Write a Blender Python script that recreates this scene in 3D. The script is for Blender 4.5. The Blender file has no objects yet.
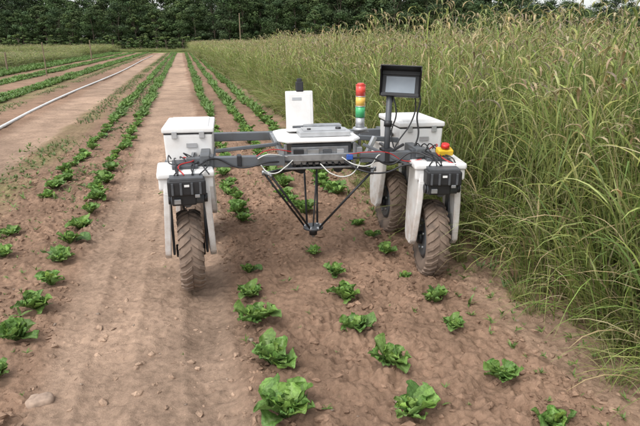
import bpy, bmesh, math, random
import numpy as np
from mathutils import Vector, Matrix, Euler
random.seed(7); R=np.random.RandomState(11)
sc=bpy.context.scene
COL=sc.collection
# ---------------------------------------------------------------- frames
H=1.6; P=math.radians(17.2); F=554.0
CP,SP=math.cos(P),math.sin(P)
VA=math.radians(13.6)
DX,DY=-math.sin(VA),math.cos(VA)
def rw(n,s): return (n*DY+s*DX, -n*DX+s*DY)
def px2ns(x,y):
    u=x-320; v=y-213
    fw=F*CP-v*SP; dn=F*SP+v*CP; t=H/dn
    X,Y=u*t,fw*t
    return (X*DY-Y*DX, X*DX+Y*DY)
# ---------------------------------------------------------------- noise
TB=R.rand(256,256)
def vn(x,y):
    xi=np.floor(x).astype(int); yi=np.floor(y).astype(int)
    fx=x-xi; fy=y-yi; fx=fx*fx*(3-2*fx); fy=fy*fy*(3-2*fy)
    a=TB[xi&255,yi&255]; b=TB[(xi+1)&255,yi&255]; c=TB[xi&255,(yi+1)&255]; d=TB[(xi+1)&255,(yi+1)&255]
    return (a*(1-fx)+b*fx)*(1-fy)+(c*(1-fx)+d*fx)*fy-0.5
def sstep(a,b,x):
    t=np.clip((x-a)/(b-a),0,1); return t*t*(3-2*t)
def pathmask(n):
    a=sstep(-.92,-.72,n)*(1-sstep(.12,.30,n))
    b=sstep(1.72,1.82,n)*(1-sstep(2.05,2.2,n))*.5
    c=sstep(-3.3,-3.0,n)*(1-sstep(-2.4,-2.2,n))
    return np.clip(a+b+c,0,1)
def gh(n,s):
    n=np.asarray(n,float); s=np.asarray(s,float)
    dist=np.sqrt(n*n+s*s)
    near=1-sstep(6,14,dist)
    pm=pathmask(n+.12*vn(n*2,s*1.6))
    z=.035*vn(n*.9+3,s*.6)+.02*vn(n*3.1,s*2.3+9)
    rough=(1-.72*pm)
    patch=np.clip(.75+1.1*vn(n*2.2+5,s*2.2),.15,1.4)
    z+=rough*(.028*vn(n*8.3+40,s*8.3)+ near*patch*(.044*vn(n*17+7+s*5,s*17-n*4)+.036*np.abs(vn(n*27+s*11,s*29-n*9))+.030*vn(n*43+70+s*9,s*43+3-n*8)))
    z+=near*.006*vn(n*50+s*13,s*55-n*17)
    z-=.022*pm
    wob=.02*np.sin(s*1.3)
    for c0,w0,dep,amp in ((.05,.105,.020,.011),(-.47,.10,.014,.008)):
        m=n-c0-wob
        tr=np.exp(-(m/w0)**4)
        tri=np.abs(((s/.095+np.abs(m)*3.2)%1)*2-1)
        z+=near*tr*(-dep+amp*sstep(.35,.65,tri)*np.clip(.75+1.3*vn(n*3+c0,s*2),.15,1.1))
        z+=near*.012*(np.exp(-((m-w0*1.3)/.03)**2)+np.exp(-((m+w0*1.3)/.03)**2))*(.6+vn(n*9,s*7))
    return z
def ghs(n,s): return float(gh(np.array([n]),np.array([s]))[0])
# ---------------------------------------------------------------- material helpers
def newmat(name):
    m=bpy.data.materials.new(name); m.use_nodes=True
    nt=m.node_tree; b=nt.nodes['Principled BSDF']; return m,nt,b
def pmat(name,col,rough=.5,metal=0,nvar=.12,nscale=12,bump=.0,dirt=None,coat=0):
    m,nt,b=newmat(name); N=nt.nodes; L=nt.links
    tc=N.new('ShaderNodeTexCoord'); no=N.new('ShaderNodeTexNoise')
    no.inputs['Scale'].default_value=nscale; no.inputs['Detail'].default_value=6
    L.new(tc.outputs['Object'],no.inputs['Vector'])
    cr=N.new('ShaderNodeValToRGB')
    c=Vector(col)
    lo=c*(1-nvar) if dirt is None else Vector(dirt)
    cr.color_ramp.elements[0].color=(*lo,1); cr.color_ramp.elements[0].position=.3
    cr.color_ramp.elements[1].color=(*(c*(1+nvar*.3)),1); cr.color_ramp.elements[1].position=.62 if dirt is None else .5
    L.new(no.outputs['Fac'],cr.inputs['Fac']); L.new(cr.outputs['Color'],b.inputs['Base Color'])
    b.inputs['Roughness'].default_value=rough; b.inputs['Metallic'].default_value=metal
    if bump:
        bp=N.new('ShaderNodeBump'); bp.inputs['Strength'].default_value=bump; bp.inputs['Distance'].default_value=.004
        L.new(no.outputs['Fac'],bp.inputs['Height']); L.new(bp.outputs['Normal'],b.inputs['Normal'])
    return m
def dustwhite(name,col=(.72,.72,.71),z0=.25,z1=.75):
    m,nt,b=newmat(name); N=nt.nodes; L=nt.links
    g=N.new('ShaderNodeNewGeometry'); sx=N.new('ShaderNodeSeparateXYZ'); L.new(g.outputs['Position'],sx.inputs[0])
    mr=N.new('ShaderNodeMapRange'); mr.inputs['From Min'].default_value=z1; mr.inputs['From Max'].default_value=z0
    mr.inputs['To Min'].default_value=0; mr.inputs['To Max'].default_value=.75; L.new(sx.outputs['Z'],mr.inputs['Value'])
    no=N.new('ShaderNodeTexNoise'); no.inputs['Scale'].default_value=9; no.inputs['Detail'].default_value=9; no.inputs['Roughness'].default_value=.7
    L.new(g.outputs['Position'],no.inputs['Vector'])
    mr2=N.new('ShaderNodeMapRange'); mr2.inputs['From Min'].default_value=.38; mr2.inputs['From Max'].default_value=.72; L.new(no.outputs['Fac'],mr2.inputs['Value'])
    a2=N.new('ShaderNodeMath'); a2.operation='ADD'; a2.inputs[1].default_value=.2; L.new(mr.outputs[0],a2.inputs[0])
    mu=N.new('ShaderNodeMath'); mu.operation='MULTIPLY'; L.new(a2.outputs[0],mu.inputs[0]); L.new(mr2.outputs[0],mu.inputs[1])
    mx=N.new('ShaderNodeMix'); mx.data_type='RGBA'; mx.inputs[6].default_value=(*col,1); mx.inputs[7].default_value=(.40,.28,.2,1)
    L.new(mu.outputs[0],mx.inputs[0]); L.new(mx.outputs[2],b.inputs['Base Color'])
    b.inputs['Roughness'].default_value=.42
    return m
def leafmat(name,trans=.35,rough=.5,var=.25,spec=.3,bumpscale=None):
    m,nt,b=newmat(name); N=nt.nodes; L=nt.links
    at=N.new('ShaderNodeAttribute'); at.attribute_name='Col'
    oi=N.new('ShaderNodeObjectInfo')
    mr=N.new('ShaderNodeMapRange'); mr.inputs['To Min'].default_value=1-var; mr.inputs['To Max'].default_value=1+var
    L.new(oi.outputs['Random'],mr.inputs['Value'])
    mx=N.new('ShaderNodeVectorMath'); mx.operation='SCALE'
    L.new(at.outputs['Color'],mx.inputs[0]); L.new(mr.outputs['Result'],mx.inputs['Scale'])
    colout=mx.outputs[0]
    b.inputs['Roughness'].default_value=rough
    b.inputs['Specular IOR Level'].default_value=spec
    out=N['Material Output']
    if bumpscale:
        tc=N.new('ShaderNodeTexCoord'); no=N.new('ShaderNodeTexNoise'); no.inputs['Scale'].default_value=bumpscale; no.inputs['Detail'].default_value=4
        L.new(tc.outputs['Object'],no.inputs['Vector'])
        m2=N.new('ShaderNodeMapRange'); m2.inputs['From Min'].default_value=.3; m2.inputs['From Max'].default_value=.7; m2.inputs['To Min'].default_value=.74; m2.inputs['To Max'].default_value=1.2
        L.new(no.outputs['Fac'],m2.inputs['Value'])
        s2=N.new('ShaderNodeVectorMath'); s2.operation='SCALE'; L.new(colout,s2.inputs[0]); L.new(m2.outputs[0],s2.inputs['Scale']); colout=s2.outputs[0]
        bp=N.new('ShaderNodeBump'); bp.inputs['Strength'].default_value=.8; bp.inputs['Distance'].default_value=.007
        L.new(no.outputs['Fac'],bp.inputs['Height']); L.new(bp.outputs['Normal'],b.inputs['Normal'])
    L.new(colout,b.inputs['Base Color'])
    if trans>0:
        tr=N.new('ShaderNodeBsdfTranslucent'); L.new(colout,tr.inputs['Color'])
        ms=N.new('ShaderNodeMixShader'); ms.inputs[0].default_value=trans
        L.new(b.outputs[0],ms.inputs[1]); L.new(tr.outputs[0],ms.inputs[2]); L.new(ms.outputs[0],out.inputs['Surface'])
    return m
def mkmesh(name,v,f,cols=None,mats=(),midx=None,smooth=False):
    me=bpy.data.meshes.new(name); me.from_pydata([tuple(a) for a in v],[],f)
    if cols is not None:
        ca=me.color_attributes.new('Col','FLOAT_COLOR','POINT')
        c=np.ones((len(v),4),np.float32); c[:,:3]=np.asarray(cols,np.float32); ca.data.foreach_set('color',c.ravel())
    for m in mats: me.materials.append(m)
    if midx is not None: me.polygons.foreach_set('material_index',midx)
    if smooth: me.polygons.foreach_set('use_smooth',[True]*len(me.polygons))
    me.update(); return me
def obj(name,me,parent=None,loc=(0,0,0),rot=(0,0,0),scale=(1,1,1)):
    o=bpy.data.objects.new(name,me); COL.objects.link(o)
    o.location=loc; o.rotation_euler=rot; o.scale=scale
    if parent: o.parent=parent
    return o
def empty(name,loc=(0,0,0),rot=(0,0,0),parent=None):
    return obj(name,None,parent,loc,rot)
class MB:
    def __init__(s): s.v=[];s.f=[];s.c=[]
    def strip(s,pts,sides,c0,c1):
        b=len(s.v); n=len(pts)
        for i,(p,w) in enumerate(zip(pts,sides)):
            t=i/(n-1); c=tuple(c0[k]*(1-t)+c1[k]*t for k in range(3))
            s.v.append((p[0]-w[0],p[1]-w[1],p[2]-w[2])); s.v.append((p[0]+w[0],p[1]+w[1],p[2]+w[2])); s.c+= [c,c]
            if i: s.f.append((b+2*i-2,b+2*i-1,b+2*i+1,b+2*i))
    def tube(s,pts,rad,c0,c1,k=3):
        b=len(s.v); n=len(pts)
        for i,(p,r) in enumerate(zip(pts,rad)):
            t=i/(n-1); c=tuple(c0[j]*(1-t)+c1[j]*t for j in range(3))
            for j in range(k):
                a=2*math.pi*j/k
                s.v.append((p[0]+r*math.cos(a),p[1]+r*math.sin(a),p[2])); s.c.append(c)
                if i: s.f.append((b+(i-1)*k+j,b+(i-1)*k+(j+1)%k,b+i*k+(j+1)%k,b+i*k+j))
    def blade(s,p,az,e,L,W,droop,n,c0,c1,flat=0):
        pts=[];sd=[]; p=list(p); tw=random.uniform(-.6,.6); zf=p[2] if p[2]<.01 else .008
        for i in range(n+1):
            t=i/n
            w=W*.5*min(1,(.55+2*t))*(1-t**2.2)+.0004
            pts.append(tuple(p)); sd.append((-math.sin(az)*w*math.cos(tw),math.cos(az)*w*math.cos(tw),w*math.sin(tw)))
            p[0]+=math.cos(az)*math.cos(e)*L/n; p[1]+=math.sin(az)*math.cos(e)*L/n; p[2]+=math.sin(e)*L/n
            e-=droop/n*(.5+t); az+=random.uniform(-.08,.08)
            if p[2]<zf: p[2]=zf
        s.strip(pts,sd,c0,c1)
U=random.uniform
def jit(c,a=.2):
    k=1+U(-a,a); return (c[0]*k*(1+U(-.1,.1)),c[1]*k,c[2]*k*(1+U(-.15,.15)))
# ---------------------------------------------------------------- ground
def axis(lo,hi,step,lim_lo,lim_hi,g=1.09):
    a=list(np.arange(lo,hi,step)); st=step; x=a[-1]
    while x<lim_hi: st*=g; x+=st; a.append(x)
    b=[]; st=step; x=lo
    while x>lim_lo: st*=g*1.05; x-=st; b.append(x)
    return np.array(b[::-1]+a)
na=axis(-2.3,2.4,.0095,-700,700,1.06); sa=axis(1.5,5.2,.0095,-300,900,1.028)
nn,ss=np.meshgrid(na,sa,indexing='ij')
Z=gh(nn,ss); Z*=1-sstep(60,120,np.hypot(nn,ss))
X=nn*DY+ss*DX; Y=-nn*DX+ss*DY
A,B=nn.shape
co=np.stack([X,Y,Z],-1).reshape(-1,3)
ii=np.arange(A*B).reshape(A,B)
q=np.stack([ii[:-1,:-1],ii[1:,:-1],ii[1:,1:],ii[:-1,1:]],-1).reshape(-1,4)
me=bpy.data.meshes.new('ground'); me.vertices.add(len(co)); me.vertices.foreach_set('co',co.ravel())
me.loops.add(q.size); me.loops.foreach_set('vertex_index',q.ravel().astype(np.int32))
me.polygons.add(len(q)); me.polygons.foreach_set('loop_start',np.arange(0,q.size,4,dtype=np.int32))
me.polygons.foreach_set('use_smooth',np.ones(len(q),bool))
me.update(calc_edges=True)
pm=pathmask(nn+.2*vn(nn*2,ss*1.2))[...,None]
bed=np.array([.235,.152,.104]); path=np.array([.330,.230,.165]); grn=np.array([.13,.175,.05]); thatch=np.array([.14,.12,.06])
c=bed*(1-pm)+path*pm
c=c*(1+.35*vn(nn*.8,ss*.35)[...,None]+.25*vn(nn*3,ss*2)[...,None])
g=sstep(2.25,2.7,nn)[...,None]; c=c*(1-g)+thatch*g
g=(sstep(88,94,ss+vn(nn*.1,ss*.1)*6))[...,None]; c=c*(1-g)+grn*g
g=(sstep(10,11.5,-nn))[...,None]; c=c*(1-g)+grn*g
g=(np.clip(sstep(.9,.2,np.abs(nn+5.0))+sstep(.8,.2,np.abs(nn+7.2))+sstep(.9,.2,np.abs(nn+9.0))+.5*sstep(.4,.1,np.abs(nn+2.05)),0,1)*(.4+.9*vn(nn*2,ss*1.2)))[...,None]
g=np.clip(g,0,1); c=c*(1-g)+grn*1.2*g
ca=me.color_attributes.new('Col','FLOAT_COLOR','POINT'); cc=np.ones((A*B,4),np.float32); cc[:,:3]=c.reshape(-1,3); ca.data.foreach_set('color',cc.ravel())
def soilmat(name):
    m,nt,b=newmat(name); N=nt.nodes; L=nt.links
    tc=N.new('ShaderNodeTexCoord')
    def noise(sc,d=8,r=.6):
        n=N.new('ShaderNodeTexNoise'); n.inputs['Scale'].default_value=sc; n.inputs['Detail'].default_value=d; n.inputs['Roughness'].default_value=r
        L.new(tc.outputs['Object'],n.inputs['Vector']); return n
    n1=noise(2.2); n2=noise(24,8,.72); n3=noise(120,5,.7)
    mr=N.new('ShaderNodeMapRange'); mr.inputs['From Min'].default_value=.3; mr.inputs['From Max'].default_value=.7
    mr.inputs['To Min'].default_value=.76; mr.inputs['To Max'].default_value=1.24; L.new(n1.outputs['Fac'],mr.inputs['Value'])
    mr2=N.new('ShaderNodeMapRange'); mr2.inputs['From Min'].default_value=.3; mr2.inputs['From Max'].default_value=.7
    mr2.inputs['To Min'].default_value=.68; mr2.inputs['To Max'].default_value=1.32; L.new(n2.outputs['Fac'],mr2.inputs['Value'])
    mu=N.new('ShaderNodeMath'); mu.operation='MULTIPLY'; L.new(mr.outputs[0],mu.inputs[0]); L.new(mr2.outputs[0],mu.inputs[1])
    sv=N.new('ShaderNodeVectorMath'); sv.operation='SCALE'
    at=N.new('ShaderNodeAttribute'); at.attribute_name='Col'; L.new(at.outputs['Color'],sv.inputs[0])
    L.new(mu.outputs[0],sv.inputs['Scale']); L.new(sv.outputs[0],b.inputs['Base Color'])
    b.inputs['Roughness'].default_value=.97; b.inputs['Specular IOR Level'].default_value=.08
    ad=N.new('ShaderNodeMath'); ad.operation='MULTIPLY_ADD'; ad.inputs[1].default_value=.45
    L.new(n3.outputs['Fac'],ad.inputs[0]); L.new(n2.outputs['Fac'],ad.inputs[2])
    bp=N.new('ShaderNodeBump'); bp.inputs['Strength'].default_value=1; bp.inputs['Distance'].default_value=.012
    L.new(ad.outputs[0],bp.inputs['Height']); L.new(bp.outputs['Normal'],b.inputs['Normal'])
    return m
SOIL=soilmat('soil'); me.materials.append(SOIL); obj('ground',me)
# clods (vectorised)
bm=bmesh.new(); bmesh.ops.create_icosphere(bm,subdivisions=1,radius=1)
iv=np.array([v.co[:] for v in bm.verts]); bm.verts.index_update(); ifc=np.array([[v.index for v in f.verts] for f in bm.faces]); bm.free()
def clods(name,cand,nr,sr,rmin,rmax,pw,mat,accept,colf,flat=(.45,.8),smooth=False,sink=.0):
    n=R.uniform(nr[0],nr[1],cand); s=sr[0]+(sr[1]-sr[0])*R.rand(cand)**1.5
    k=R.rand(cand)<accept(n,s); n=n[k]; s=s[k]; M=len(n)
    r=(rmin+(rmax-rmin)*R.rand(M)**pw)[:,None,None]
    sc3=np.stack([R.uniform(.75,1.4,M),R.uniform(.65,1.1,M),R.uniform(flat[0],flat[1],M)],-1)[:,None,:]
    d=iv[None]*(1+R.uniform(-.42,.38,(M,12,1)))*sc3*r+R.uniform(-.15,.15,(M,12,3))*r
    a=R.uniform(0,6.28,M)[:,None]; x0=d[...,0]*np.cos(a)-d[...,1]*np.sin(a); y0=d[...,0]*np.sin(a)+d[...,1]*np.cos(a)
    xx,yy=rw(n,s); zz=gh(n,s)+r[:,0,0]*sink
    V=np.stack([x0+xx[:,None],y0+yy[:,None],d[...,2]+zz[:,None]],-1).reshape(-1,3)
    Fc=(ifc[None]+(np.arange(M)*12)[:,None,None]).reshape(-1,3)
    C=np.repeat(colf(n),12,axis=0)
    return obj(name,mkmesh(name,V,Fc.tolist(),C,[mat],smooth=smooth))
def sc_(n):
    p=pathmask(n)[:,None]; return (bed*(1-p)+path*p)*R.uniform(.85,1.4,(len(n),1))
def acc(n,s):
    return (1-.88*pathmask(n))*np.clip(.5+2.0*vn(n*1.7+8,s*1.7),.12,1)
clods('soil_clods',52000,(-2.6,2.4),(1.4,9),.0035,.025,4.2,SOIL,acc,sc_)
clods('field_stones',130,(-2.6,2.3),(1.4,12),.006,.02,3,SOIL,lambda n,s:np.ones(len(n)),lambda n:np.array([[.36,.28,.22]])*R.uniform(.75,1.1,(len(n),1)),(.4,.6),True,.2)
n_,s_=px2ns(40,400); x,y=rw(n_,s_)
bm=bmesh.new(); bmesh.ops.create_icosphere(bm,subdivisions=3,radius=1)
for v in bm.verts:
    q_=v.co.copy(); k=1+.14*math.sin(q_.x*4+1)*math.cos(q_.y*3)+.05*math.sin(q_.z*9+q_.x*7)
    v.co=Vector((q_.x*.066*k,q_.y*.048*k,max(-.5,min(.55,q_.z))*.045*k))
for f in bm.faces: f.smooth=True
me=bpy.data.meshes.new('flat_rock'); bm.to_mesh(me); bm.free(); me.materials.append(pmat('rock',(.33,.24,.18),.95,0,.3,40,.5))
obj('flat_rock',me,None,(x,y,ghs(n_,s_)+.002),(0,0,.4))
# ---------------------------------------------------------------- lettuce
LM=leafmat('lettuce_leaf',.25,.48,.16,.35,85)
def lettuce(name,nl=22,gu=12,gv=8,up0=46):
    v=[];f=[];c=[]
    for k in range(nl):
        q_=k/(nl-1)
        az=k*2.4+U(-.5,.5); L=.172*(1-.45*q_)*U(.65,1.14); W=L*U(.22,.33)
        e=math.radians(up0+34*q_+U(-16,12)); dro=math.radians(50-25*q_)*U(.2,1.9)
        r0=.012*(1-q_); px_,pz=r0,.006+.008*q_
        ph=U(0,6.28); fr=U(7,15); amp=.012*U(.5,1.4); roll=U(-.45,.45); asym=U(-.04,.04)
        b=len(v); base=jit((.142,.25,.058),.25)
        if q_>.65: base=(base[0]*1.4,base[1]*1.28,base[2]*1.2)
        cx,cz=px_,pz; ee=e
        for i in range(gu+1):
            t=i/gu
            w=W*(.10+1.0*math.sin(min(1,t)**1.7*math.pi*.80+.12))*(1 if t<.93 else .74) if t>.15 else W*.16
            for j in range(gv+1):
                s=(j/gv)*2-1
                up=abs(s)**1.4*w*.5 + amp*s*s*math.sin(fr*t+ph+(1.7 if s>0 else 0))*min(1,t*2)+.0035*math.sin(t*29+s*5+ph)*math.sin(s*7+ph)
                lx=cx-math.sin(ee)*up; lz=cz+math.cos(ee)*up+roll*s*w
                ly=s*w*(1-.10*math.sin(fr*t*1.9+ph))+ .003*math.sin(t*21+ph)+asym*t*t
                if t>.9: lx-=s*s*.016*math.cos(ee)
                v.append((lx*math.cos(az)-ly*math.sin(az),lx*math.sin(az)+ly*math.cos(az),max(lz,.002)))
                rib=math.exp(-(s/.14)**2)*(1-t*.75)*.85
                vein=.14*math.cos((abs(s)*2.2-t*5)*6.28)
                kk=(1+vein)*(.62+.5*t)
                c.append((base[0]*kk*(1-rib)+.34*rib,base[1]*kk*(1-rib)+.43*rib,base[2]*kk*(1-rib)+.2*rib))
                if i and j:
                    a=b+(i-1)*(gv+1)+j-1; f.append((a,a+1,a+gv+2,a+gv+1))
            cx+=math.cos(ee)*L/gu; cz+=math.sin(ee)*L/gu; ee-=dro/gu*(.2+1.5*t)
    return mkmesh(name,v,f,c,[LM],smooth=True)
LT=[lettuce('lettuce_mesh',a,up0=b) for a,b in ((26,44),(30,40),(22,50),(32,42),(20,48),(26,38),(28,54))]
def put_lettuce(n,s,diam,parent=None):
    x,y=rw(n,s); k=diam/.255
    me=random.choice(LT)
    return obj('lettuce_plant' if parent is None else 'plant',me,parent,(x,y,ghs(n,s)-.006),(U(-.12,.12),U(-.12,.12),U(0,6.28)),(k*U(.92,1.08),k*U(.92,1.08),k*U(.85,1.12)))
pix=[(287,402,62),(273,353,46),(256,313,44),(250,288,30),(249,268,19),(412,404,55),(388,356,42),(357,322,36),(344,292,33),(335,271,21),(313,250,19),
 (556,412,48),(503,372,40),(455,324,24),(433,293,32),(405,272,17),(386,249,20),(371,232,17),(358,220,16),(-2,371,34),(17,332,38),(35,301,37),(51,275,31),(60,255,30),(71,238,27),(80,221,25),(91,209,24),(98,196,22),
 (4,251,22),(10,230,22),(48,193,17),(58,184,18),(67,177,17),(331,189,18),(322,181,16)]
for (x,y,w) in pix:
    n,s=px2ns(x,y+w*.24); xw,yw=rw(n,s); dep=yw*CP+H*SP
    put_lettuce(n,s,w*dep/F)
rows={-1.0:(6.0,.27),-1.5:(6.6,.27),.42:(4.9,.26),.98:(5.0,.30),1.52:(5.6,.32)}
for n0,(s0,dm) in rows.items():
    s=s0
    while s<13:
        put_lettuce(n0+U(-.05,.05)+(.012*(s-4) if n0>0 else 0.004*(s-4)),s,dm*U(.55,1.0)*.92); s+=.27*U(.7,1.4)
def rowseg(name,col=(.125,.215,.052),dens=60,hh=.17,wd=.12,bw=.05):
    mb=MB()
    for i in range(dens):
        p=(U(-wd,wd)*U(.3,1),U(0,2),0.02)
        for k in range(5):
            mb.blade(p,U(0,6.28),U(.5,1.3),hh*U(.6,1.2),bw,1.2,3,jit(col,.3),jit(col,.3))
    return mkmesh(name,mb.v,mb.f,mb.c,[LM])
RS=[rowseg('row_segment') for _ in range(5)]
WS=[rowseg('weed_segment',(.12,.17,.055),60,.07,.28,.014) for _ in range(3)]
crop=empty('distant_crop_rows')
for n0,a,ms,zs in [(-1.0,13,RS,1),(-1.5,13,RS,1),(.5,13,RS,1),(1.08,13,RS,1),(1.62,13,RS,1.1),(-2.05,4,WS,1),(-1.25,6,WS,.7),(-4.4,9,WS,.9),(-5.0,7,RS,1.1),(-5.45,9,RS,1),(-6.9,9,RS,1),(-7.4,14,RS,.9),(-8.6,12,RS,1.2),(-9.1,14,RS,1.2),(-9.6,14,RS,1.2),(-10.1,18,RS,1.2),(2.2,3,WS,1)]:
    s=a
    while s<88:
        if not (ms is WS and random.random()<.12):
            nn0=n0+(.004 if n0<0 else .003)*(s-4); x,y=rw(nn0+U(-.04,.04),s)
            obj('segment',random.choice(ms),crop,(x,y,ghs(nn0,s)*.5-.012),(0,0,VA),(U(.85,1.25),1,zs*U(.65,1.2)))
        s+=2
wm=MB()
for i in range(1300):
    n=random.choice([U(-2.5,2.3),U(1.6,2.3),U(-2.5,-.9)]); s=1.5+9*random.random()
    if -.8<n<.2 and random.random()<.9: continue
    x,y=rw(n,s); z=ghs(n,s); k=U(.25,1.0) if random.random()<.85 else U(1,1.9)
    for j in range(random.randint(3,7)):
        wm.blade((x,y,max(z,.0085)),U(0,6.28),U(.3,1.2),.045*k,.011*k,.9,3,jit((.12,.18,.05),.3),jit((.15,.22,.06),.3))
obj('small_weeds',mkmesh('small_weeds',wm.v,wm.f,wm.c,[LM]))
# ---------------------------------------------------------------- tall grass
GM=leafmat('grass_blades',.36,.5,.14,.2)
G1=(.268,.325,.095);G2=(.17,.232,.065);G3=(.375,.395,.15);TAN=(.46,.385,.22);PUR=(.34,.275,.18)
def gpatch(name,ns=44,size=.55,h0=1.5,h1=2.0,low=20):
    mb=MB()
    for k in range(ns):
        x,y=U(-size/2,size/2),U(-size/2,size/2); h=U(h0,h1)*(.8 if random.random()<.25 else 1)
        az=U(0,6.28); lean=U(0,.18); pts=[];n=6
        cs=jit(random.choice([G1,G2,G3]),.2); ct=jit(random.choice([G3,TAN,G1]),.2)
        for i in range(n+1):
            t=i/n; o_=lean*h*(t**1.8); pts.append((x+math.cos(az)*o_,y+math.sin(az)*o_,h*.9*t))
        mb.tube(pts,[.0028-.0016*i/n for i in range(n+1)],cs,ct)
        for j in range(random.randint(6,8)):
            t=U(.08,.9); i=int(t*n); fr=t*n-i; a,b=pts[i],pts[i+1]
            p=tuple(a[m]*(1-fr)+b[m]*fr for m in range(3))
            dry=random.random()<(.26 if t<.4 else .08)
            cb=jit(TAN if dry else random.choice([G1,G1,G2,G2,G3]),.25)
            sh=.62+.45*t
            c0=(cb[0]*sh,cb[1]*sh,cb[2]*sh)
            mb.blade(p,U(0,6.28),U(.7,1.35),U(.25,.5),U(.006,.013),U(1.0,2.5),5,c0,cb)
        p=pts[-1]; a2=az+U(-.5,.5); e=U(.9,1.5); L=U(.09,.17); hp=[];hr=[]; q_=list(p)
        for i in range(6):
            hp.append(tuple(q_)); hr.append((.0025,.0065,.0075,.0065,.0045,.001)[i]*U(.9,1.25))
            q_[0]+=math.cos(a2)*math.cos(e)*L/5;q_[1]+=math.sin(a2)*math.cos(e)*L/5;q_[2]+=math.sin(e)*L/5; e-=U(.3,.6)
        ch=jit(random.choice([TAN,TAN,PUR,G3]),.2)
        mb.tube(hp,hr,ch,ch,4)
        for i in range(14):
            m=hp[random.randint(1,4)]
            mb.blade(m,U(0,6.28),U(-.4,1.2),U(.012,.024),.0022,.2,1,ch,ch)
    for k in range(low):
        x,y=U(-size/2,size/2),U(-size/2,size/2); cb=jit(random.choice([G1,G2,TAN]),.25)
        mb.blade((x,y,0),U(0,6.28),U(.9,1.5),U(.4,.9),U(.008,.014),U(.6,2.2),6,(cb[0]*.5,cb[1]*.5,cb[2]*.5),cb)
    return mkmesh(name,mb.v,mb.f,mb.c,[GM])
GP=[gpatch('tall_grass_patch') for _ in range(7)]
def tuft(name,n=60,rad=.12,L0=.25,L1=.7,az0=None):
    mb=MB()
    for k in range(n):
        a=U(0,6.28); r=rad*math.sqrt(random.random())
        cb=jit(random.choice([G1,G1,G3,(.23,.33,.09),TAN]),.22); az=U(0,6.28) if az0 is None else az0+U(-1.2,1.2)
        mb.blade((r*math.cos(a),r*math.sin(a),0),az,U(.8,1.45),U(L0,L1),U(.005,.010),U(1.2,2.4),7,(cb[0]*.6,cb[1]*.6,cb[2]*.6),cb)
    return mkmesh(name,mb.v,mb.f,mb.c,[GM])
TF=[tuft('tuft') for _ in range(4)]; TL=[tuft('leaning_tuft',60,.15,.4,1.0,math.pi) for _ in range(4)]
tg=empty('tall_grass')
s=.6
while s<22:
    n=2.5
    while n<7.2:
        a,b=n+U(-.12,.12),s+U(-.15,.15); x,y=rw(a,b); edge=(n<2.6)
        hz=(1.03 if s<9 else .98)*U(.86,1.08)*(.88 if edge else 1)
        obj('patch',random.choice(GP),tg,(x,y,-.01),(0,(-.10 if edge else 0)+U(-.03,.03),random.choice([0,U(-.6,.6),U(2.6,3.6)])),(U(.95,1.15),U(.95,1.15),hz))
        n+=.46 if n<3.8 else .8
    for t in range(2):
        x,y=rw(U(2.15,2.42),s+U(0,.45)); obj('edge_tuft',random.choice(TL+TF[:1]),tg,(x,y,-.005),(0,0,VA+U(-.8,.8)),(U(.8,1.2),U(.8,1.2),U(.7,1.5)))
    s+=.45
for i in range(60):
    n=U(1.9,2.25); s=1.6+random.random()**1.3*9; x,y=rw(n,s); k=U(.15,.6)
    obj('low_tuft',random.choice(TF),tg,(x,y,ghs(n,s)-.005),(0,0,U(0,6.28)),(k,k,k*.9))
s=22
while s<98:
    n=2.5; st=1.1 if s<50 else 1.8
    while n<12:
        x,y=rw(n+U(-.2,.2),s+U(-.3,.3)); k=2.0 if s<50 else 3.2
        obj('patch',random.choice(GP),tg,(x,y,-.01),(0,0,U(0,6.28)),(k,k,U(.80,.98)))
        n+=st
    s+=st
mw=empty('meadow_weeds')
s=22
while s<112:
    n=-11.5-U(0,1)
    while n>-62:
        if not(s<60 and n<-45):
            x,y=rw(n+U(-.6,.6),s+U(-.6,.6)); obj('patch',random.choice(GP),mw,(x,y,-.05),(0,0,U(0,6.28)),(4.4,4.4,U(.35,.6)*(1.25 if s>70 else .8)))
        n-=2.4+(0.8 if s>70 else 0)
    s+=2.4
s=96
while s<108:
    n=-12
    while n<40:
        x,y=rw(n+U(-.5,.5),s); obj('patch',random.choice(GP),mw,(x,y,-.05),(0,0,U(0,6.28)),(4,4,U(.2,.4) if n<3 else .7)); n+=2.4
    s+=4
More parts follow.
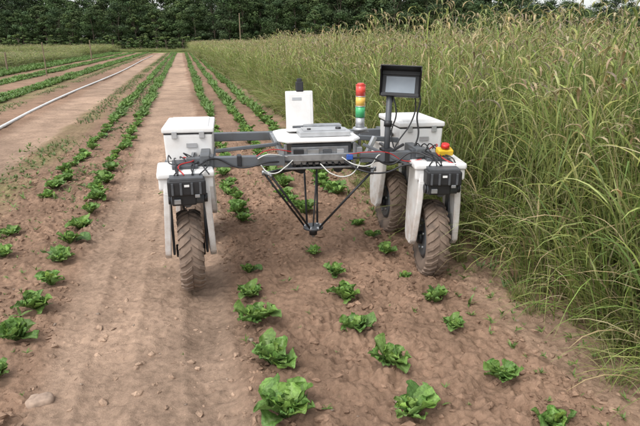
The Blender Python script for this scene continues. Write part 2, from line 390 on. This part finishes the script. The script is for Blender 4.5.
# ---------------------------------------------------------------- trees
TM=leafmat('tree_foliage',0,.8,.22,.1); BK=pmat('bark',(.09,.07,.05),.9,0,.3,6,.5)
def tree(name,h,rad,low=.12,ncl=60,lp=95,ls=.27,col=(.055,.085,.022)):
    mb=MB(); tp=[(0,0,0)]
    for i in range(1,6): tp.append((tp[-1][0]+U(-.2,.2),tp[-1][1]+U(-.2,.2),h*.8*i/5))
    mb.tube(tp,[.22*(1-.17*i) for i in range(6)],(.09,.07,.05),(.09,.07,.05),7)
    cl=[]
    for k in range(ncl):
        t=U(low,1); z=h*t; rr=rad*math.sin(math.pi*min(.97,(t*.8+.16)))**.7
        a=U(0,6.28); r=rr*U(.35,1); cl.append((r*math.cos(a),r*math.sin(a),z,U(.5,1.15)*h*.08))
        if k%4==0:
            i=min(4,int(t*5)); p0=tp[i]; mb.tube([p0,((p0[0]+cl[-1][0])/2,(p0[1]+cl[-1][1])/2,(p0[2]+z)/2+.2),(cl[-1][0],cl[-1][1],z)],[.08,.05,.02],(.09,.07,.05),(.09,.07,.05),4)
    nb=len(mb.f); v0=len(mb.v); Vs=[];Cs=[]
    for (x,y,z,r) in cl:
        cb=jit(col,.28)
        d=R.normal(size=(lp,3)); d/=np.linalg.norm(d,axis=1)[:,None]
        p=np.array([x,y,z])+d*(r*R.uniform(.5,1.1,(lp,1)))*np.array([1.2,1.2,.8])
        nrm=d*1.3+R.normal(size=(lp,3))*.5; nrm/=np.linalg.norm(nrm,axis=1)[:,None]
        t1=np.cross(nrm,np.array([.3,.2,.9])); t1/=np.linalg.norm(t1,axis=1)[:,None]; t2=np.cross(nrm,t1); s_=ls*R.uniform(.5,1.1,(lp,1))*.5
        Vs.append(np.stack([p+t1*aa*s_+t2*bb*s_ for aa,bb in ((-1,-.6),(.9,-.8),(1.1,.7),(-.7,1))],1).reshape(-1,3)); Cs+= [cb]*(lp*4)
    Vs=np.concatenate(Vs); k=len(Vs)//4
    fs=[tuple(v0+4*i+j for j in range(4)) for i in range(k)]
    return mkmesh(name,mb.v+Vs.tolist(),mb.f+fs,mb.c+Cs,[TM,BK],[1]*nb+[0]*k)
TR=[tree('deciduous_tree',12,3.6,col=(.062,.092,.040)),tree('deciduous_tree_b',10,3.4,.05,col=(.075,.108,.044)),tree('deciduous_tree_c',14,4.0,col=(.054,.080,.037)),tree('deciduous_tree_d',11,2.8,col=(.066,.098,.042)),tree('understory_shrub',4.5,3.0,.0,30,80,.25,(.09,.125,.048))]
tl=empty('distant_treeline')
for rank,(yy,hs) in enumerate([(124,.76),(130,.94),(137,1.06),(146,1.16)]):
    x=-95
    while x<110:
        hh=hs*U(.82,1.12)
        if x>45: hh*=.86-(x-45)*.004
        if -68<x<-46: hh*=.94
        bulge=max(0,1-abs(x-12)/34); hh*=1+.28*bulge
        obj('tree',random.choice(TR[:4]),tl,(x,yy+U(-2.5,2.5)-(10*bulge if rank<2 else 0),-.2),(0,0,U(0,6.28)),(hh*1.2,hh*1.2,hh)); x+=U(3.0,4.6)
x=-95
while x<110:
    obj('shrub',TR[4],tl,(x,120+U(-1.5,1.5),-.3),(0,0,U(0,6.28)),(1,1,U(.4,.75))); x+=U(2,3.4)
# ---------------------------------------------------------------- pipe, posts
WH=pmat('white_plastic',(.72,.72,.70),.45,0,.15,8)
WD=pmat('weathered_wood',(.2,.15,.1),.9,0,.3,9,.5)
def curve(name,pts,r,mat,parent=None,res=4):
    cu=bpy.data.curves.new(name,'CURVE'); cu.dimensions='3D'; cu.bevel_depth=r; cu.bevel_resolution=res; cu.resolution_u=8
    sp=cu.splines.new('BEZIER'); sp.bezier_points.add(len(pts)-1)
    for b,p in zip(sp.bezier_points,pts): b.co=p; b.handle_left_type=b.handle_right_type='AUTO'
    cu.materials.append(mat); cu.use_fill_caps=True
    o=bpy.data.objects.new(name,cu); COL.objects.link(o)
    if parent: o.parent=parent
    return o
pp=[]
for i,s in enumerate([3,7,11,15,20,26,33,42,55,70]):
    n=-3.55+.006*s+.1*math.sin(i*1.3); x,y=rw(n,s); pp.append((x,y,.03))
curve('irrigation_pipe',pp,.03,WH)
def post(n,s,h,r=.05):
    x,y=rw(n,s); mb=MB(); k=8
    mb.tube([(0,0,-.2),(U(-.02,.02),0,h*.5),(U(-.04,.04),U(-.04,.04),h-.03),(0,0,h)],[r,r*.95,r*.9,r*.5],(1,1,1),(1,1,1),k)
    mb.f.append(tuple(range(3*k,4*k)))
    obj('wooden_post',mkmesh('wooden_post',mb.v,mb.f,None,[WD]),None,(x,y,0))
def post_px(x,ybase,ytop,r):
    n,s=px2ns(x,ybase); xw,yw=rw(n,s); v=ytop-213
    post(n,s,1.6-yw*(F*SP+v*CP)/(F*CP-v*SP),r)
post_px(241,60,13,.05); post_px(47,76,42,.03); post_px(92,62,40,.05); post_px(8,72,52,.05)
# ================================================================ ROBOT
RZ=math.radians(9.5); RO=(-.03,3.62,-.02)
rb=empty('farm_robot',RO,(0,0,RZ))
white=dustwhite('dusty_white_paint')
alu=pmat('brushed_aluminium',(.34,.35,.36),.4,.7,.3,20)
dgrey=pmat('dark_grey_metal',(.09,.096,.105),.5,.3,.3,14)
frame=pmat('frame_tube_grey',(.115,.124,.135),.5,.3,.25,9,dirt=(.10,.10,.095))
black=pmat('black_plastic',(.016,.016,.018),.5,0,.3,20)
carbon=pmat('carbon_tube',(.018,.019,.022),.3,0,.2,40)
redm=pmat('red_plastic',(.55,.02,.015),.35,0,.1); yel=pmat('yellow_plastic',(.70,.44,.03),.4,0,.1)
grnm=pmat('green_lens',(.06,.38,.15),.3,0,.1); ylm=pmat('amber_lens',(.78,.48,.10),.3,0,.1); rdl=pmat('red_lens',(.64,.07,.05),.3,0,.1)
blue=pmat('blue_connector',(.03,.09,.36),.4); wcab=pmat('white_cable',(.55,.55,.52),.5); rcab=pmat('red_cable',(.40,.02,.02),.45)
rubber=pmat('dusty_rubber',(.18,.13,.098),.95,0,.3,9,.5,dirt=(.075,.06,.05))
silver=pmat('silver_case',(.46,.47,.48),.38,.5,.2,10)
scr,nt,b=newmat('lcd_screen'); b.inputs['Roughness'].default_value=.12
tc=nt.nodes.new('ShaderNodeTexCoord'); gr=nt.nodes.new('ShaderNodeTexNoise'); gr.inputs['Scale'].default_value=9; cr=nt.nodes.new('ShaderNodeValToRGB')
cr.color_ramp.elements[0].color=(.14,.17,.20,1); cr.color_ramp.elements[1].color=(.28,.32,.36,1)
nt.links.new(tc.outputs['Object'],gr.inputs['Vector']); nt.links.new(gr.outputs['Fac'],cr.inputs['Fac']); nt.links.new(cr.outputs['Color'],b.inputs['Base Color'])
def box(name,par,c,sz,mat,rot=(0,0,0),bev=.006,taper=None,seg=2):
    bm=bmesh.new(); bmesh.ops.create_cube(bm,size=1)
    for v in bm.verts:
        k=1
        if taper and v.co.z<0: k=taper
        v.co=Vector((v.co.x*sz[0]*k,v.co.y*sz[1]*k,v.co.z*sz[2]))
    if bev: bmesh.ops.bevel(bm,geom=bm.edges[:],offset=min(bev,min(sz)*.45),segments=seg,affect='EDGES',profile=.6)
    me=bpy.data.meshes.new(name); bm.to_mesh(me); bm.free(); me.materials.append(mat)
    return obj(name,me,par,c,rot)
def cyl(name,par,a,b_,r,mat,r2=None,k=20,bev=True):
    a=Vector(a);b_=Vector(b_);d=b_-a;L=d.length
    bm=bmesh.new(); bmesh.ops.create_cone(bm,cap_ends=True,segments=k,radius1=r,radius2=r if r2 is None else r2,depth=L)
    for f in bm.faces: f.smooth=len(f.verts)==4
    me=bpy.data.meshes.new(name); bm.to_mesh(me); bm.free(); me.materials.append(mat)
    o=obj(name,me,par,(a+b_)/2); o.rotation_euler=d.to_track_quat('Z','Y').to_euler(); return o
def bar(name,par,a,b_,w,mat,h=None):
    a=Vector(a);b_=Vector(b_);d=b_-a
    o=box(name,par,(a+b_)/2,(w,h or w,d.length),mat,bev=.005); o.rotation_euler=d.to_track_quat('Z','Y').to_euler(); return o
R0=.275
def tyre_mesh(Rr=R0,W=.155):
    bm=bmesh.new(); K=72
    prof=[(-.30,.52),(-.42,.60),(-.5,.74),(-.485,.86),(-.40,.925),(-.2,.95),(0,.955),(.2,.95),(.40,.925),(.485,.86),(.5,.74),(.42,.60),(.30,.52)]
    rings=[]
    for i in range(K):
        a=2*math.pi*i/K; rings.append([bm.verts.new((x*W,math.cos(a)*r*Rr,math.sin(a)*r*Rr)) for x,r in prof])
    for i in range(K):
        A_,B_=rings[i],rings[(i+1)%K]
        for j in range(len(prof)-1): f=bm.faces.new((A_[j],A_[j+1],B_[j+1],B_[j])); f.smooth=True
    NL=26
    for side in (-1,1):
        for i in range(NL):
            a0=2*math.pi*(i+(.5 if side>0 else 0))/NL
            vs=[]
            for (x,da,rl) in ((.02,0,.94),(.02,.075,.94),(.28,.12,.93),(.28,.20,.93),(.5,.20,.85),(.5,.30,.85)):
                vs.append((x*side,a0+da,rl))
            top=[];bot=[]
            for (x,a,rl) in vs:
                ro=(.995 if abs(x)<.4 else .92)
                top.append(bm.verts.new((x*W*(1.0 if abs(x)<.4 else 1.03),math.cos(a)*ro*Rr,math.sin(a)*ro*Rr)))
                bot.append(bm.verts.new((x*W,math.cos(a)*rl*Rr,math.sin(a)*rl*Rr)))
            for (p,q_) in ((0,2),(2,4)):
                bm.faces.new((top[p],top[p+1],top[q_+1],top[q_]))
                bm.faces.new((top[p],top[q_],bot[q_],bot[p])); bm.faces.new((top[p+1],bot[p+1],bot[q_+1],top[q_+1]))
            bm.faces.new((top[0],bot[0],bot[1],top[1])); bm.faces.new((top[4],top[5],bot[5],bot[4]))
    bmesh.ops.recalc_face_normals(bm,faces=bm.faces[:])
    me=bpy.data.meshes.new('tyre'); bm.to_mesh(me); bm.free(); me.materials.append(rubber); return me
TY=tyre_mesh()
def panel(name,par,x,th,prof,mat,rot=(0,0,0)):
    bm=bmesh.new(); n=len(prof)
    a=[bm.verts.new((-th/2,y,z)) for y,z in prof]; b_=[bm.verts.new((th/2,y,z)) for y,z in prof]
    bm.faces.new(a); bm.faces.new(b_[::-1])
    for i in range(n): bm.faces.new((a[i],b_[i],b_[(i+1)%n],a[(i+1)%n]))
    bmesh.ops.recalc_face_normals(bm,faces=bm.faces[:])
    bmesh.ops.bevel(bm,geom=bm.edges[:],offset=min(.006,th*.4),segments=2,affect='EDGES')
    me=bpy.data.meshes.new(name); bm.to_mesh(me); bm.free(); me.materials.append(mat)
    return obj(name,me,par,(x,0,0),rot)
def leg(lx,ly,steer,roll=0,front=True):
    e=empty('leg',(lx,ly,0),(0,0,math.radians(steer)),rb)
    obj('tyre',TY,e,(0,0,R0),(U(0,3),0,0))
    cyl('rim',e,(-.055,0,R0),(.055,0,R0),.15,black,k=32)
    for sx in (-1,1):
        cyl('rim_lip',e,(sx*.045,0,R0),(sx*.066,0,R0),.145,dgrey,.125,k=32)
        cyl('hub',e,(sx*.06,0,R0),(sx*.095,0,R0),.05,black,.042,k=24)
        for k in range(5):
            a=k*1.2566; cyl('bolt',e,(sx*.062,math.cos(a)*.085,R0+math.sin(a)*.085),(sx*.076,math.cos(a)*.085,R0+math.sin(a)*.085),.011,alu,k=6)
    prof=[(-.155,.808),(-.172,.72),(-.168,.58),(-.14,.40),(-.115,.29),(-.07,.25),(.06,.245),(.11,.29),(.15,.45),(.17,.62),(.17,.808)]
    panel('fairing_side',e,-.160,.04,prof,white,(0,math.radians(3),0)); panel('fairing_side_b',e,.160,.04,prof,white,(0,math.radians(-3),0))
    box('fairing_top',e,(0,.0,.828),(.352,.345,.045),white,bev=.02,seg=4)
    box('fairing_shoulder',e,(-.134,-.145,.775),(.066,.03,.08),white,bev=.012); box('fairing_shoulder_b',e,(.134,-.145,.775),(.066,.03,.08),white,bev=.012)
    box('steering_mount',e,(0,.0,.862),(.16,.2,.026),dgrey)
    box('fork_bridge',e,(0,-.02,.66),(.26,.2,.05),dgrey)
    box('fork_arm',e,(-.108,0,.47),(.016,.09,.42),dgrey); box('fork_arm_b',e,(.108,0,.47),(.016,.09,.42),dgrey)
    cyl('steering_column',e,(0,0,.66),(0,0,.805),.06,dgrey)
    if front:
        box('motor_housing',e,(0,-.22,.772),(.228,.12,.095),black,bev=.014,seg=3)
        box('motor_lid',e,(0,-.22,.827),(.20,.11,.018),dgrey,bev=.004)
        box('gearbox',e,(-.02,-.2,.695),(.15,.1,.08),black,bev=.012)
        cyl('drive_motor',e,(-.1,-.205,.69),(.1,-.205,.69),.035,dgrey)
        cyl('motor_cap',e,(.1,-.205,.69),(.122,-.205,.69),.028,black); cyl('motor_cap_b',e,(-.1,-.205,.69),(-.115,-.205,.69),.03,black)
        for k in (-.085,-.035,.03,.08): box('ridge',e,(k,-.283,.77),(.014,.014,.075),dgrey,bev=.003)
        box('connector',e,(.06,-.276,.722),(.03,.02,.02),alu,bev=.003); box('connector_b',e,(-.06,-.262,.688),(.04,.02,.03),alu,bev=.003); box('label',e,(.0,-.2825,.788),(.03,.004,.014),white,bev=.001)
        cyl('shaft',e,(0,-.12,.66),(0,-.2,.66),.03,dgrey)
    return e
leg(-.85,.03,5); leg(.835,0,-7); leg(-.85,1.0,0,front=False); leg(.83,.97,2,front=False)
for sx in (-1,1):
    bar('side_beam',rb,(sx*.72,-.02,.895),(sx*.72,1.05,.895),.06,frame)
    bar('side_strut',rb,(sx*.80,.02,.888),(sx*.80,1.0,.888),.03,alu)
bar('front_beam',rb,(-.84,.04,.872),(-.20,.07,.862),.058,frame,.066)
bar('front_beam_b',rb,(.32,.07,.862),(.80,.04,.872),.058,frame,.066)
bar('front_beam_mid',rb,(-.21,.13,.862),(.31,.13,.862),.05,alu)
bar('rear_beam',rb,(-.82,.92,.89),(.82,.92,.89),.066,frame)
CX=.055
for sx in (-1,1):
    bar('inner_rail',rb,(CX+sx*.27,.1,.905),(CX+sx*.27,.95,.9),.04,alu)
    box('clamp',rb,(sx*.5,.055,.866),(.03,.074,.084),black); box('end_clamp',rb,(sx*.69,.045,.87),(.05,.085,.09),dgrey)
bar('truss_bar',rb,(.34,.08,.95),(.68,.0,.80),.02,frame); bar('truss_bar_b',rb,(.34,.06,.79),(.62,.04,.95),.018,black)
bar('truss_bar_c',rb,(.34,.25,.97),(.72,.28,.93),.034,frame); bar('truss_bar_d',rb,(-.22,.3,.93),(-.66,.26,.90),.024,frame)
bar('truss_bar_e',rb,(.36,.12,.84),(.44,.14,.99),.03,silver)
for sx,cx in ((-1,-.83),(1,.81)):
    e=empty('battery_case',(cx,.5,0),(0,0,0),rb)
    box('case_body',e,(0,0,.93),(.325,.54,.19),white,bev=.016,taper=.96,seg=3)
    box('seal',e,(0,0,1.029),(.322,.535,.010),black,bev=.002)
    box('case_lid',e,(0,0,1.052),(.345,.56,.036),white,bev=.013,seg=3)
    box('lid_ridge',e,(0,0,1.072),(.27,.47,.012),white,bev=.005)
    for k in (-.09,.09): box('latch',e,(k,-.278,1.022),(.035,.012,.045),silver,bev=.003)
    box('nameplate',e,(.02,-.273,.95),(.07,.005,.03),silver,bev=.001)
    box('case_tray',e,(0,0,.83),(.34,.50,.018),dgrey,bev=.003)
for k in range(8):
    x0=-.95+.03*k
    curve('cable',[(x0,.2,.87),(x0+U(-.03,.03),.1,.895+U(-.01,.03)),(x0+U(0,.08),.02,.885+U(-.01,.02)),(x0+U(-.02,.08),-.08,.875),(x0+U(0,.05),-.18,.84)],.0042,black if k!=3 else rcab,rb)
    x0=.74+.025*k
    curve('cable',[(x0,.2,.88),(x0+U(-.03,.03),.1,.915+U(-.02,.03)),(x0+U(-.08,.02),.0,.89+U(-.01,.02)),(x0+U(-.02,.05),-.1,.875),(x0+U(-.05,.05),-.18,.84)],.0042,black if k!=5 else rcab,rb)
cu_=empty('control_unit',(CX,0,0),(0,0,0),rb)
box('base_plate',cu_,(0,.37,.785),(.50,.48,.014),alu,bev=.003)
box('housing',cu_,(.02,.37,.872),(.42,.40,.15),dgrey,bev=.008)
box('front_panel',cu_,(.0,.155,.868),(.40,.02,.125),alu,bev=.004)
for k,(a,b2,w,h,m) in enumerate([(-.15,.885,.07,.06,black),(-.05,.90,.08,.035,alu),(-.05,.845,.09,.04,black),(.05,.87,.06,.08,dgrey),(.14,.9,.05,.03,silver),(.14,.855,.07,.035,black),(-.16,.83,.05,.025,alu)]):
    box('module',cu_,(a,.135,b2),(w,.03,h),m,bev=.004)
box('blue_module',cu_,(.19,.06,.868),(.045,.025,.036),blue,bev=.006)
for k in range(9): cyl('gland',cu_,(-.18+.045*k,.14,.815),(-.18+.045*k,.115,.808),.009,black,k=10)
for a,b2 in ((-.24,.14),(.24,.14),(-.24,.6),(.24,.6)): bar('corner_post',cu_,(a,b2,.79),(a,b2,.955),.022,alu)
bm=bmesh.new(); pts=[(-.23,.10),(.23,.10),(.29,.18),(.29,.57),(.22,.65),(-.22,.65),(-.29,.57),(-.29,.18)]
a=[bm.verts.new((x,y,.965)) for x,y in pts]; bm.faces.new(a); r_=bmesh.ops.extrude_face_region(bm,geom=bm.faces[:])
for v in r_['geom']:
    if isinstance(v,bmesh.types.BMVert): v.co.z=.983
bmesh.ops.recalc_face_normals(bm,faces=bm.faces[:]); bmesh.ops.bevel(bm,geom=bm.edges[:],offset=.006,segments=2,affect='EDGES')
me=bpy.data.meshes.new('top_plate'); bm.to_mesh(me); bm.free(); me.materials.append(white); obj('top_plate',me,cu_)
box('receiver_case',cu_,(.05,.32,1.004),(.36,.20,.036),silver,bev=.006)
box('receiver_top',cu_,(.05,.32,1.026),(.30,.15,.010),silver,bev=.003)
box('switch_box',cu_,(.07,.48,1.012),(.28,.09,.05),alu,bev=.005)
cyl('knob',cu_,(.15,.27,1.025),(.15,.27,1.045),.02,black); cyl('knob_b',cu_,(-.06,.26,1.025),(-.06,.26,1.040),.014,black)
pe=empty('upright_panel',(-.035,.50,.985),(math.radians(-7),0,math.radians(4)),rb)
box('panel_shell',pe,(0,0,.15),(.205,.024,.285),white,bev=.012,seg=3)
box('panel_face',pe,(0,-.0125,.155),(.165,.004,.225),white,bev=.002)
box('panel_label',pe,(-.02,-.0155,.235),(.07,.003,.02),silver,bev=.001)
box('panel_foot',pe,(0,-.04,.012),(.21,.12,.022),white,bev=.006)
box('panel_hinge',pe,(0,.0,.03),(.12,.035,.02),dgrey)
box('antenna_mount',pe,(.005,.0,.322),(.056,.03,.075),black,bev=.008); box('antenna_cap',pe,(.005,.0,.367),(.036,.024,.03),black,bev=.008)
sl=empty('stack_light',(.395,.40,0),(0,0,0),rb)
cyl('post',sl,(0,0,.86),(0,0,1.01),.012,alu); cyl('flange',sl,(0,0,1.0),(0,0,1.018),.058,silver,.05); cyl('base',sl,(0,0,1.018),(0,0,1.09),.034,silver,.032)
for nm,z0,z1,m in (('green',1.093,1.170,grnm),('amber',1.174,1.240,ylm),('red',1.244,1.32,rdl)):
    cyl(nm+'_lens',sl,(0,0,z0),(0,0,z1),.035,m,k=28); cyl(nm+'_ring',sl,(0,0,z1-.001),(0,0,z1+.005),.0365,silver if nm!='red' else rdl,k=28)
cyl('cap',sl,(0,0,1.325),(0,0,1.336),.032,rdl,.02)
bar('light_bracket',rb,(.30,.40,.985),(.46,.40,.985),.03,alu,.012)
cyl('mast',rb,(.515,.10,.82),(.535,.14,1.30),.021,dgrey); box('mast_clamp',rb,(.515,.09,.866),(.085,.095,.1),black)
cyl('mast_collar',rb,(.525,.122,1.06),(.527,.126,1.10),.028,black)
cyl('mast_brace',rb,(.522,.12,1.05),(.68,.5,.93),.012,dgrey)
mo=empty('monitor',(.60,.11,1.35),(math.radians(-14),math.radians(2),math.radians(-20)),rb)
box('shell',mo,(0,.018,0),(.26,.045,.175),black,bev=.01)
box('screen',mo,(0,-.0065,-.010),(.195,.005,.108),scr,bev=.001)
box('bezel_low',mo,(0,-.009,-.077),(.255,.012,.02),black,bev=.003); box('bezel_up',mo,(0,-.009,.069),(.255,.012,.03),black,bev=.003)
box('hood_top',mo,(0,-.055,.088),(.27,.13,.008),black,rot=(math.radians(-6),0,0),bev=.003)
hp_=[(-.115,.07),(-.01,-.088),(.02,-.088),(.02,.088),(-.115,.095)]
panel('hood_side',mo,-.133,.007,hp_,black); panel('hood_side_b',mo,.133,.007,hp_,black)
cyl('bracket',mo,(-.05,.03,-.06),(-.06,.04,-.12),.018,black)
curve('cable',[(.70,.17,1.34),(.755,.15,1.26),(.735,.13,1.12),(.74,.10,1.0),(.70,.08,.9)],.006,black,rb); curve('cable',[(.70,.17,1.32),(.735,.17,1.2),(.70,.15,1.08),(.60,.12,.95),(.55,.08,.88)],.005,black,rb)
curve('cable',[(.555,.12,1.27),(.575,.10,1.15),(.545,.10,1.02),(.56,.08,.92)],.005,black,rb)
ez=empty('emergency_stop',(.885,-.03,.895),(math.radians(15),0,0),rb)
box('housing',ez,(0,0,.01),(.105,.07,.04),yel,bev=.008); cyl('stem',ez,(0,0,.028),(0,0,.042),.018,yel); cyl('button',ez,(0,0,.04),(0,0,.065),.030,redm,.026); box('mount',ez,(0,.01,-.02),(.06,.05,.03),black)
dl=empty('delta_manipulator',(.07,.37,0),(0,0,0),rb)
EE=Vector((-0.03,0,.275))
cyl('base_disc',dl,(0,0,.755),(0,0,.778),.16,dgrey,k=32)
for k,ang in enumerate((205,335,90)):
    a=math.radians(ang); d=Vector((math.cos(a),math.sin(a),0)); t=Vector((-math.sin(a),math.cos(a),0))
    rr=.42 if k<2 else .34
    sh=d*.17+Vector((0,0,.755)); el=d*rr+Vector((0,0,.742))
    cyl('actuator',dl,sh-t*.06,sh+t*.06,.034,black); bar('upper_arm',dl,sh,el,.028,carbon)
    cyl('elbow_axle',dl,el-t*.055,el+t*.055,.009,alu)
    eb=EE+d*.05
    for sg in (-1,1):
        p0=el+t*sg*.052; p1=eb+t*sg*.04
        cyl('rod',dl,p0,p1,.0078,carbon,k=12); cyl('rod_end',dl,p0+Vector((0,0,.012)),p0-Vector((0,0,.02)),.012,alu,k=12); cyl('rod_end',dl,p1+Vector((0,0,.015)),p1-Vector((0,0,.008)),.012,alu,k=12)
cyl('tool_platform',dl,EE-Vector((0,0,.012)),EE+Vector((0,0,.008)),.075,dgrey,k=24)
cyl('tool_body',dl,EE-Vector((0,0,.06)),EE-Vector((0,0,.01)),.030,black,.034); cyl('tool_tip',dl,EE-Vector((0,0,.08)),EE-Vector((0,0,.055)),.012,alu)
cyl('centre_shaft',dl,EE,(0,0,.76),.006,dgrey,k=12)
curve('cable',[(-.36,.03,.84),(-.32,-.01,.80),(-.27,-.01,.79),(-.2,.03,.82),(-.14,.1,.85)],.004,wcab,rb)
curve('cable',[(-.38,.02,.885),(-.33,.01,.91),(-.28,.02,.91),(-.18,.08,.88)],.004,wcab,rb)
curve('cable',[(-.40,.04,.89),(-.33,.04,.93),(-.26,.06,.935),(-.15,.1,.91)],.003,rcab,rb)
curve('cable',[(.05,.1,.82),(.12,.04,.76),(.22,.02,.745),(.30,.06,.79),(.34,.1,.86)],.004,wcab,rb)
curve('cable',[(.2,.1,.86),(.28,.03,.82),(.38,.01,.82),(.44,.03,.88),(.5,.06,.88)],.004,wcab,rb)
curve('cable',[(.25,.1,.88),(.36,.0,.91),(.5,-.0,.90),(.62,.0,.84),(.72,-.05,.86)],.003,rcab,rb)
curve('cable',[(.22,.1,.83),(.33,.0,.78),(.48,-.02,.77),(.62,-.03,.82),(.74,-.12,.82)],.006,black,rb)
curve('cable',[(.25,.1,.85),(.38,.0,.87),(.52,.0,.82),(.66,-.01,.90),(.78,-.1,.875)],.006,black,rb)
curve('cable',[(-.14,.1,.84),(-.3,.02,.86),(-.5,.0,.835),(-.66,.0,.90),(-.76,-.08,.875)],.006,black,rb)
# ---------------------------------------------------------------- light
w=bpy.data.worlds.new('World'); sc.world=w; w.use_nodes=True; nt=w.node_tree; N=nt.nodes; L=nt.links
sky=N.new('ShaderNodeTexSky'); sky.sky_type='NISHITA'; sky.sun_disc=False
sd=Vector((-.35,-.42,.84)).normalized()
sky.sun_elevation=math.asin(sd.z); sky.sun_rotation=math.atan2(sd.x,sd.y); sky.dust_density=3; sky.air_density=1
hs=N.new('ShaderNodeHueSaturation'); hs.inputs['Saturation'].default_value=.2; hs.inputs['Value'].default_value=2.1
L.new(sky.outputs[0],hs.inputs['Color']); L.new(hs.outputs[0],N['Background'].inputs['Color']); N['Background'].inputs['Strength'].default_value=.15
ld=bpy.data.lights.new('sun','SUN'); ld.energy=1.15; ld.angle=math.radians(26); ld.color=(1,.97,.92)
lo=bpy.data.objects.new('sun',ld); COL.objects.link(lo); lo.rotation_euler=sd.to_track_quat('Z','Y').to_euler()
cam=bpy.data.cameras.new('camera'); cam.sensor_width=36; cam.lens=F/640*36; cam.clip_end=3000; cam.clip_start=.05
co_=bpy.data.objects.new('camera',cam); COL.objects.link(co_); co_.location=(0,0,H); co_.rotation_euler=(math.pi/2-P,0,0); sc.camera=co_
sc.view_settings.view_transform='Standard'; sc.view_settings.look='None'; sc.view_settings.exposure=0
